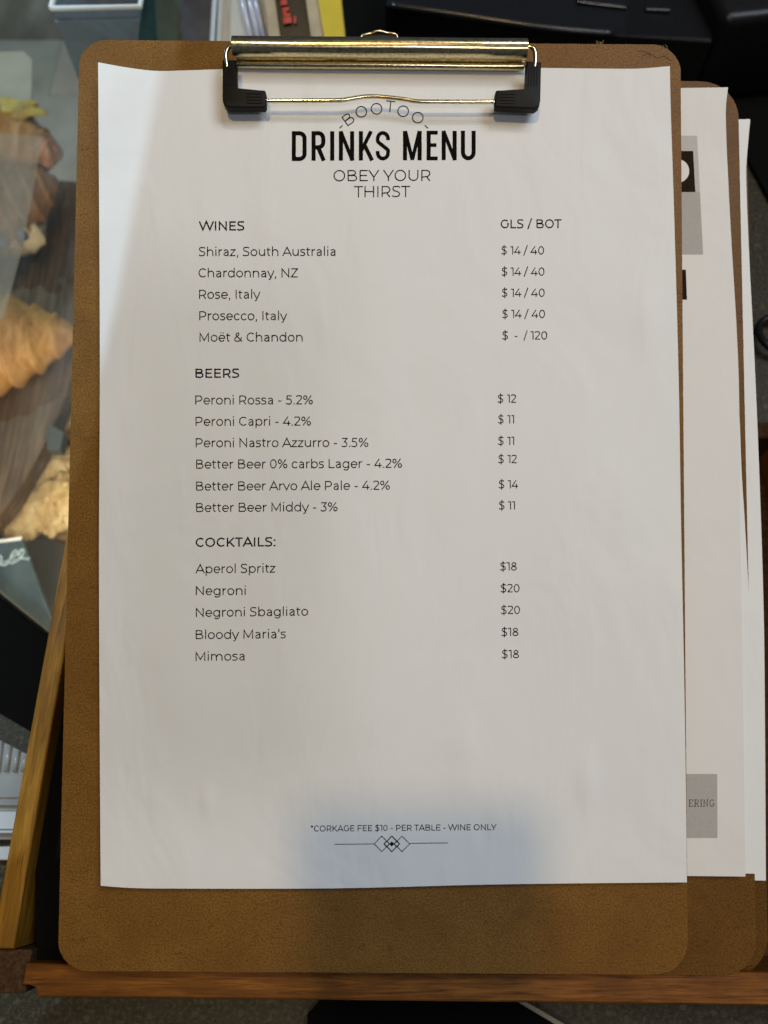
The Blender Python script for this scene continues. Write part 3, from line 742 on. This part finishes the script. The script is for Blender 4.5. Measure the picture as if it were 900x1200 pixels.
printer = tag(empty('receipt_printer', loc=at(620, 40, .004)), 'black plastic receipt machine with slots standing behind the metal clip', 'machine')
bm = bmesh.new()
def hull(bm, top, z0, bev=.002):
    prism(bm, top, 1, 0) if False else None
    a = [bm.verts.new(p) for p in top]; b = [bm.verts.new((p.x, p.y, z0)) for p in top]; n = len(a)
    f = bm.faces.new(a); bm.faces.new(b[::-1])
    for i in range(n): bm.faces.new((a[i], b[i], b[(i+1) % n], a[(i+1) % n]))
    bmesh.ops.bevel(bm, geom=list(f.edges), offset=bev, segments=3, affect='EDGES', profile=.5)
hull(bm, [at(452, 4, .050), at(640, 34, .050), at(835, 48, .050), at(846, 10, .050), at(830, -60, .050), at(470, -90, .050)], .004)
inpar(link('body', bm, BLACKP), printer)
bm = bmesh.new()
tube(bm, smooth_path([at(456, 6, .051), at(540, 18, .0515), at(640, 33, .0515), at(720, 40, .051)], 5), .0022, 10)
inpar(link('lid_edge', bm, BLACKG, None, True), printer)
for q in ([(676, -4), (735, 4), (734, 9), (677, 2)], [(757, 6), (784, 8), (786, 12), (757, 11)]):
    bm = bmesh.new(); prism(bm, [at(x, y, .0522) for x, y in q], .003, .0006); inpar(link('slot', bm, BLACKG), printer)
bm = bmesh.new(); prism(bm, [at(x, y, .030) for x, y in ((506, 16), (548, 22), (550, 62), (508, 60))], .026, .002)
inpar(link('paper_cover', bm, plain('slate_plastic', (.03, .034, .045), .35)), printer)
bm = bmesh.new(); box(bm, (0, 0, 0), (.13, .09, .06), .006, 3)
o = link('till_box', bm, BLACKP); p = at(850, 22, .064); o.location = (p.x, p.y, .004); o.rotation_euler = (0, 0, .16)
auto_smooth(o); tag(o, 'black box with one bright worn edge at the top right corner', 'box')
bm = bmesh.new(); c = at(909, 392, .006)
tube(bm, [c + Vector((.0095 * math.cos(R(a)), .012 * math.sin(R(a)), .001 * math.sin(R(a * 2)))) for a in range(20, 341, 16)], .0022, 10)
tag(link('cable', bm, BLACKP, None, True), 'black cable loop lying on granite at the right edge', 'cable')

def slab(name, quad, t, th, mat, label, cat, bev=.0008, group=None):
    """upright packet whose face is the quad, leaning back, resting on the counter"""
    tb = t + .006; yb_ = 600 - F * (.9205 - (CAM.z - .001) / tb) / .3907
    (ax, ay), (bx, by), (cx, cy), (dx, dy) = quad; k = (yb_ - ay) / (cy - ay)
    quad = [(ax, ay), (bx, by), (bx + (cx - bx) * k, yb_), (ax + (dx - ax) * k, yb_)]
    bm = bmesh.new(); q = [atd(x, y, tt) for (x, y), tt in zip(quad, (t - .014, t - .014, tb, tb))]
    d = (q[1] - q[0]).cross(q[3] - q[0]).normalized(); d = d if d.y > 0 else -d
    prism(bm, q, th, bev, d); o = link(name, bm, mat); return tag(o, label, cat, group)
def clearmat(name, c, a, rough=.2):
    m = NT(name); m.col(c); m.set(rough, 0, .5); f = m.noise(m.coord((1, .3, .3)), 60, 4, .6, 1)
    mp = m.n('ShaderNodeMapRange'); m.l(f, mp.inputs[0]); mp.inputs[3].default_value = a * .55; mp.inputs[4].default_value = min(1, a * 1.4)
    m.l(mp.outputs[0], m.p.inputs['Alpha']); m.bump(f, .4, .002); return m.m
# tapered plastic tub
tub = tag(empty('plastic_tub', loc=at(115, 60, .0)), 'pale blue clear plastic tub behind the upper left clipboard corner', 'tub')
tm = clearmat('pale_blue_plastic', (.34, .41, .46), .82, .25)
a, b, c_, d = at(60, 10, .070), at(164, 8, .070), at(160, 90, .001), at(93, 96, .001)
bk = Vector((0, .085, 0)); bk2 = Vector((0, .05, 0))
bm = bmesh.new(); v = [bm.verts.new(p) for p in (a, b, c_, d, a + bk, b + bk, c_ + bk2, d + bk2)]
for f in ((0,1,2,3), (5,4,7,6), (1,5,6,2), (4,0,3,7), (3,2,6,7)): bm.faces.new([v[i] for i in f])
bmesh.ops.solidify(bm, geom=bm.faces[:], thickness=.0012)
inpar(link('body', bm, tm), tub)
bm = bmesh.new(); tube(bm, [a, b, b + bk, a + bk, a], .0016, 8); inpar(link('rim', bm, plain('bright_plastic_rim', (.75, .82, .85), .15)), tub)
bm = bmesh.new(); tube(bm, [a.lerp(d, .14) + Vector((0, -.0012, 0)), b.lerp(c_, .14) + Vector((0, -.0012, 0))], .0009, 8); inpar(link('moulded_line', bm, tm), tub)
TEAL = plain('dark_teal_film', (.020, .050, .046), .22, 0, .5, .4, 30); NAVY = plain('navy_film', (.030, .036, .050), .2, 0, .5, .5, 40)
slab('packet', [(166, -60), (222, -60), (212, 110), (160, 110)], .500, .012, TEAL, 'dark teal glossy packet standing right of the pale blue tub', 'packet', group='packets behind the clipboards')
slab('packet', [(216, -60), (252, -60), (244, 110), (206, 110)], .494, .010, NAVY, 'navy glossy packet standing between the teal packet and clear bag', 'packet', group='packets behind the clipboards')
slab('divider', [(252, -60), (257, -60), (247, 110), (242, 110)], .486, .003, plain('pale_acrylic', (.40, .43, .43), .2), 'thin pale upright divider left of the clear bag', 'divider')
bag = slab('plastic_bag', [(258, -60), (312, -60), (345, 110), (250, 110)], .492, .012, clearmat('cloudy_film', (.52, .51, .47), .85, .18), 'cloudy clear plastic bag with shiny folds behind the clip', 'bag')
for k, x in enumerate((276, 285, 292)):
    bm = bmesh.new(); tube(bm, [atd(x - 2, -50, .477), atd(x + 12, 20, .482), atd(x + 30, 90, .487)], [.0012, .0022, .0012], 8)
    o = link('fold', bm, plain('lavender_fold', (.42, .42, .50), .15) if k == 0 else bpy.data.materials['lavender_fold'], None, True); o.parent = bag
slab('wooden_stick', [(303, -60), (314, -60), (338, 110), (322, 110)], .480, .003, plain('pale_birch', (.36, .28, .18), .6, 0, .3, .2, 60), 'pale wooden stirrer left of the black packet with red letters', 'stirrer')
blk = slab('packet', [(312, -60), (368, -60), (382, 110), (330, 110)], .486, .014, BLACKP, 'black packet with red lettering standing behind the clip', 'packet', group='packets behind the clipboards')
bm = bmesh.new()
def rl(pts, w): ribbon(bm, pts, w, lambda x, y: atd(x, y, .4716 + (y + 60) / 400 * .020 - .0008))
rl([(329, 3), (336, 2)], 6.5); rl([(326.5, -4), (334, -5)], 5); rl([(331, 11), (338.5, 10)], 4); rl([(333, 12), (334, 17)], 4.5); rl([(332.5, 18), (340, 17)], 4); rl([(332, 24.5), (341.5, 23)], 7)
rl([(345.5, 19), (346, 27)], 2.2); rl([(327, -14), (332, -15)], 7); rl([(325, -26), (331, -27)], 8)
o = link('red_lettering', bm, plain('red_print', (.42, .018, .012), .4)); o.parent = blk
slab('wooden_stick', [(350, -60), (371, -60), (384, 110), (374, 110)], .480, .003, bpy.data.materials['pale_birch'], 'pale wooden stirrer between the black packet and yellow card', 'stirrer')
slab('card', [(363, -60), (394, -60), (412, 110), (390, 110)], .478, .003, plain('yellow_card', (.50, .37, .010), .4, 0, .4, .1, 40), 'bright yellow card standing behind the clip', 'card')
bm = bmesh.new(); prism(bm, [at(x, y, .022) for x, y in ((318, 36), (384, 31), (405, 33), (405, 80), (316, 80))], .021, .003)
tag(link('pen_case', bm, BLACKM), 'low black case in front of the red lettered packet', 'case')

# ribbed clear plastic tray at the lower left
rt = tag(empty('ribbed_panel', loc=at(10, 940, .0)), 'pale grey ribbed plastic panel on the counter left of the tray', 'panel')
PALE = plain('pale_grey_plastic', (.28, .30, .31), .25, 0, .5, .12, 40); WHT = plain('white_plastic', (.52, .56, .60), .3)
bm = bmesh.new(); prism(bm, [at(x, y, .004) for x, y in ((-120, 806), (38, 887), (26, 984), (-120, 984))], .0035, .0005); inpar(link('sheet', bm, PALE), rt)
for k in range(-8, 4):
    x = 7 + k * 10
    bm = bmesh.new(); y0_ = 868 + (x) * .52 + 3
    tube(bm, [at(x + 4, y0_, .0045), at(x, 904, .0045)], [.0011, .0013], 10); inpar(link('rib', bm, PALE, None, True), rt)
for y0_, y1_, m_, h_ in ((908, 935, PALE, .0052), (940, 944, PALE, .0064), (951, 972, WHT, .0056), (973, 976.5, WHT, .0075)):
    bm = bmesh.new(); prism(bm, [at(x, y, h_) for x, y in ((-120, y0_), (30, y0_), (28, y1_), (-120, y1_))], .003, .0004); inpar(link('ledge', bm, m_), rt)
bm = bmesh.new(); prism(bm, [at(x, y, .004) for x, y in ((-120, 992), (24, 992), (18, 1008), (-120, 1008))], .0035, .0005); inpar(link('ledge', bm, WHT), rt)

# black folder corner with pale edge under the tray front
fd = tag(empty('black_panel', loc=at(520, 1190, 0)), 'flat black panel with one pale edge on granite below the tray', 'panel')
bm = bmesh.new(); prism(bm, [at(x, y, .003) for x, y in ((420, 1120), (585, 1163), (720, 1243), (700, 1300), (360, 1300), (360, 1190))], .0027, .0004); inpar(link('body', bm, BLACKM), fd)
bm = bmesh.new(); prism(bm, [at(x, y, .0036) for x, y in ((586, 1162), (594, 1160), (732, 1241), (722, 1244))], .0033, .0004); inpar(link('edge', bm, plain('pale_edge', (.20, .19, .14), .5)), fd)

# ------------------------------------------------------------------ food inside the case
def crustmat(name, pale, gold, brown, scale=70):
    m = NT(name); f = m.noise(m.coord((1, .3, .3)), scale * 2.2, 8, .72, .5); g = m.noise(m.coord((1, 1, 1)), scale * .4, 3, .5)
    a = m.ramp(f, [(.32, brown), (.50, gold), (.68, pale)]); b = m.mix(m.ramp(g, [(.4, (0, 0, 0)), (.65, (.6, .6, .6))]), a, (*gold, 1))
    m.col(b); m.set(.45, 0, .4); m.bump(f, .5, .002); return m.m
CRUST = crustmat('golden_crust', (.66, .42, .18), (.50, .25, .075), (.26, .095, .022))
DARKCRUST = crustmat('brown_crust', (.48, .25, .075), (.34, .145, .032), (.15, .05, .012))
CRUMB = plain('pale_crumb', (.72, .58, .36), .7, 0, .3, .15, 120, .5)
ALMOND = crustmat('almond_crust', (.80, .68, .46), (.68, .48, .24), (.34, .18, .08), 45)
def croissant(name, a, b, rad, mat, bend, label, n=6, tw=0.0, group='croissants in the case'):
    a, b = Vector(a), Vector(b); ax = b - a; nseg, rs = 84, 30
    side = ax.cross(Vector((0, 0, 1))).normalized(); up = Vector((0, 0, 1))
    bm = bmesh.new(); rings = []
    for i in range(nseg + 1):
        s = i / nseg; c = a + ax * s + side * (bend * (1 - (2*s - 1) ** 2))
        e = max(0.0, 1 - abs(2*s - 1) ** 1.5) ** .85
        fr_ = (s * n * 2) % 1.0 if s < .5 else ((1 - s) * n * 2) % 1.0
        step = 1 + .19 * (fr_ ** 2 - .4)
        r = rad * (.10 + .90 * e) * step; ring = []
        for k in range(rs):
            th = 2 * math.pi * k / rs + .5 * (s - .5)
            jit = 1 + .06 * noise.noise(Vector((s * 22, math.cos(th) * 3, math.sin(th) * 3 + rad * 900)))
            p = c + side * (math.cos(th) * r * 1.08 * jit) + up * (math.sin(th) * r * .82 * jit)
            ring.append(bm.verts.new(p))
        rings.append(ring)
    for p, q in zip(rings, rings[1:]):
        for k in range(rs): bm.faces.new((p[k], p[(k+1) % rs], q[(k+1) % rs], q[k]))
    bm.faces.new(rings[0][::-1]); bm.faces.new(rings[-1])
    o = link(name, bm, mat, None, True); return tag(o, label, 'croissant', group)
def lump(name, c, r, mat, label, cat, seed, rough=.35, freq=60, group=None, sub=4):
    bm = bmesh.new(); bmesh.ops.create_icosphere(bm, subdivisions=sub, radius=1)
    for v in bm.verts:
        d = v.co.normalized(); k = 1 + rough * noise.noise(d * 1.7 + Vector((seed, 0, 0))) + rough * .5 * noise.noise(d * 5 + Vector((0, seed, 0)))
        v.co = Vector(c) + Vector((d.x * r[0], d.y * r[1], d.z * r[2])) * k
    o = link(name, bm, mat, None, True); return tag(o, label, cat, group)

ZP = -.135
PB = [(-170, 214), (60, 211), (112, 213), (104, 330), (91, 410), (77, 463), (54, 516), (26, 566), (0, 603), (-50, 645), (-170, 670)]
pts = [Vector((x, y, 0)) for x, y in PB]
sm = [pts[0], pts[1], pts[2]] + smooth_path(pts[3:10], 6) + [pts[10]]
bm = bmesh.new(); prism(bm, [at(p.x, p.y, ZP) for p in sm], .017, .0015)
tag(link('serving_board', bm, PADDLE), 'dark wooden serving board with rounded end carrying croissants in the case', 'serving board')
z1 = ZP + .024
croissant('croissant', at(-150, 402, z1), at(90, 390, z1 - .006), .041, CRUST, .006, 'golden croissant whose pointed tip reaches the clipboard edge', 5)
z2 = ZP + .040
croissant('croissant', at(-130, 165, z2 + .012), at(72, 180, z2), .042, CRUST, -.008, 'pale topped croissant at the top of the pile in the case', 5)
croissant('croissant', at(-110, 268, z2 - .004), at(68, 212, z2 - .008), .040, DARKCRUST, .006, 'darker brown croissant in the middle of the pile in the case', 5)
lump('cheese_slice', at(6, 128, z2 + .026), (.030, .009, .006), plain('yellow_cheese', (.50, .36, .06), .5, 0, .4, .3, 80), 'yellow green filling on top of the pale croissant', 'filling', 2.2)
lump('ham_fold', at(55, 178, z2 + .012), (.007, .012, .009), plain('pink_ham', (.52, .23, .12), .5, 0, .4, .25, 150), 'pinkish ham fold sticking out right of the croissant pile', 'ham', 5.1)
bm = bmesh.new(); prism(bm, [at(46, 195, z2 + .008), at(62, 208, z2 + .002), at(47, 236, z2 - .012), at(36, 228, z2 - .006)], .001)
tag(link('paper_tag', bm, plain('brown_paper', (.16, .085, .05), .7, 0, .3, .2, 90)), 'small dark brown paper tag by the pink ham', 'tag')
lump('berry_scone', at(10, 270, ZP + .022), (.026, .021, .020), CRUMB, 'cream coloured scone with blue berries in front of the dark croissant', 'scone', 8.4)
for i, (x, y, s) in enumerate(((8, 262, .006), (20, 255, .004), (26, 276, .005), (2, 285, .006))):
    tag(lump('blueberry', at(x, y, ZP + .041), (s, s, s * .8), plain('blue_berry', (.07, .07, .13), .4) if i == 0 else bpy.data.materials['blue_berry'], 'small blue berry on the cream scone in the case', 'berry', i * 3.3, .2, group='berries on the scone', sub=3), group='berries on the scone')
# pale parchment card behind the pile, glass reflection modelled as a hazy sheet in front
bm = bmesh.new(); prism(bm, [at(x, y, z2 + .022) for x, y in ((-60, 62), (28, 60), (38, 70), (37, 122), (-60, 128))], .0012, .0003)
tag(link('parchment', bm, plain('parchment_paper', (.36, .32, .26), .7, 0, .2, .12, 30)), 'pale parchment card behind the croissant pile', 'parchment')
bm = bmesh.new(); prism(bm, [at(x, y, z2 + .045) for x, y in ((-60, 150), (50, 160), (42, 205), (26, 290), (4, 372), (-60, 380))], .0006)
sl = link('glass_reflection_band', bm, clearmat('hazy_reflection', (.46, .38, .30), .26, .25)); tag(sl, 'hazy sheet standing in for a glass reflection over the croissant pile', 'reflection')

bm = bmesh.new(); ZS = -.205
prism(bm, [at(x, y, ZS) for x, y in ((-140, 640), (12, 618), (40, 621), (110, 645), (130, 420), (-140, 420))], .014, .001)
tag(link('wooden_shelf', bm, OAK), 'light brown wooden shelf board under the almond pastries', 'shelf')
for i, (x, y, r, lab) in enumerate(((66, 480, .022, 'almond pastry uppermost beside the rounded board end'), (48, 548, .027, 'almond pastry in the middle touching the clipboard side'), (25, 598, .026, 'bright almond pastry nearest the white napkin'), (72, 590, .026, 'shaded almond pastry lowest at the clipboard edge'), (-40, 600, .030, 'almond pastry beyond the left picture edge'))):
    o = lump('almond_pastry', at(x, y, ZS + .014), (r, r * .95, .016), ALMOND, lab, 'pastry', i * 4.7 + 1, .16, group='almond pastries on the shelf')
    rnd = random.Random(i); bm = bmesh.new(); bm.from_mesh(o.data); bm.verts.ensure_lookup_table()
    tops = [v for v in bm.verts if v.normal.z > .15]; vs = [v.co.copy() for v in rnd.sample(tops, 90)]; ns = Vector(at(x, y, ZS + .014))
    for c in vs:                                            # almond flakes and torn layers standing off the crust
        n_ = ((c - ns) * .6 + Vector((rnd.uniform(-.01, .01), rnd.uniform(-.01, .01), .012))).normalized(); a_ = n_.orthogonal().normalized(); b_ = n_.cross(a_); rr_ = rnd.uniform(.0025, .0055); e_ = rnd.uniform(.45, .8); p0 = rnd.uniform(0, 6)
        ring = [bm.verts.new(c + n_ * .0009 + (a_ * math.cos(p0 + k * .785) + b_ * math.sin(p0 + k * .785) * e_) * rr_ + n_ * rnd.uniform(-.0004, .0012)) for k in range(8)]
        low = [bm.verts.new(v.co - n_ * .0007) for v in ring]; bm.faces.new(ring); bm.faces.new(low[::-1])
        for k in range(8): bm.faces.new((ring[k], low[k], low[(k+1) % 8], ring[(k+1) % 8]))
    bm.to_mesh(o.data); bm.free()
lump('napkin', at(2, 613, ZS + .010), (.013, .008, .009), plain('white_napkin', (.85, .84, .86), .7), 'crumpled white napkin at the left end of the shelf', 'napkin', 6.6, .5)
bm = bmesh.new(); prism(bm, [atd(x, y, .575) for x, y in ((60, 497), (74, 506), (70, 527), (55, 527), (52, 510))], .01, .001)
tag(link('ticket_clip', bm, plain('dark_blue_clip', (.045, .05, .055), .4)), 'dark ticket clip beside the rounded board end', 'clip')
# blackboard price sign
sg = [(-60, 642), (25, 631), (66, 742), (-30, 790)]
ts = (.56, .545, .515, .53)
q = [atd(x, y, t) for (x, y), t in zip(sg, ts)]
q[2] = (lambda n_, d: CAM + d * (n_.dot(q[0] - CAM) / n_.dot(d)))((q[1] - q[0]).cross(q[3] - q[0]), ray(*sg[2]))
dn = (q[1] - q[0]).cross(q[3] - q[0]).normalized(); dn = dn if dn.z < 0 else -dn
bm = bmesh.new(); prism(bm, q, .003, .0004, dn)
sign = tag(link('price_sign', bm, plain('slate_board', (.045, .062, .075), .35, 0, .5, .35, 35)), 'slate blackboard sign with chalk handwriting below the wooden shelf', 'sign')
def onsign(x, y):
    n_ = dn; d = ray(x, y); return CAM + d * (n_.dot(q[1] - n_ * .0004 - CAM) / n_.dot(d))
CHALK = plain('chalk', (.30, .37, .41), .9, 0, .2, .3, 300)
bm = bmesh.new()
ribbon(bm, smooth2([(-25, 664), (-10, 655), (-2, 651), (2, 654), (0, 661), (6, 662), (11, 656), (15, 648), (19, 645), (20, 649), (14, 653), (10, 657), (13, 660), (20, 657), (25, 652), (28, 646), (26, 644), (22, 649), (26, 654), (35, 655)], 6), 2.1, onsign)
ribbon(bm, smooth2([(-20, 668), (-5, 662), (6, 658), (20, 655)], 6), 1.2, onsign)
o = link('chalk_writing', bm, CHALK); o.parent = sign
bm = bmesh.new(); tube(bm, [q[0], q[1]], .0013, 8); o = link('bright_edge', bm, plain('pale_sign_edge', (.72, .72, .74), .4)); o.parent = sign

# ------------------------------------------------------------------ the photographer's phone, seen only by its shadow
ph = empty('smartphone', Matrix.Translation(CAM) @ RX.to_4x4()); tag(ph, 'black smartphone held flat above the drinks menu, casting the soft shadow', 'phone')
bm = bmesh.new(); box(bm, (-.060, -.150, .006), (.015, .012, .014), .0035, 3); o = link('body', bm, BLACKG, ph)
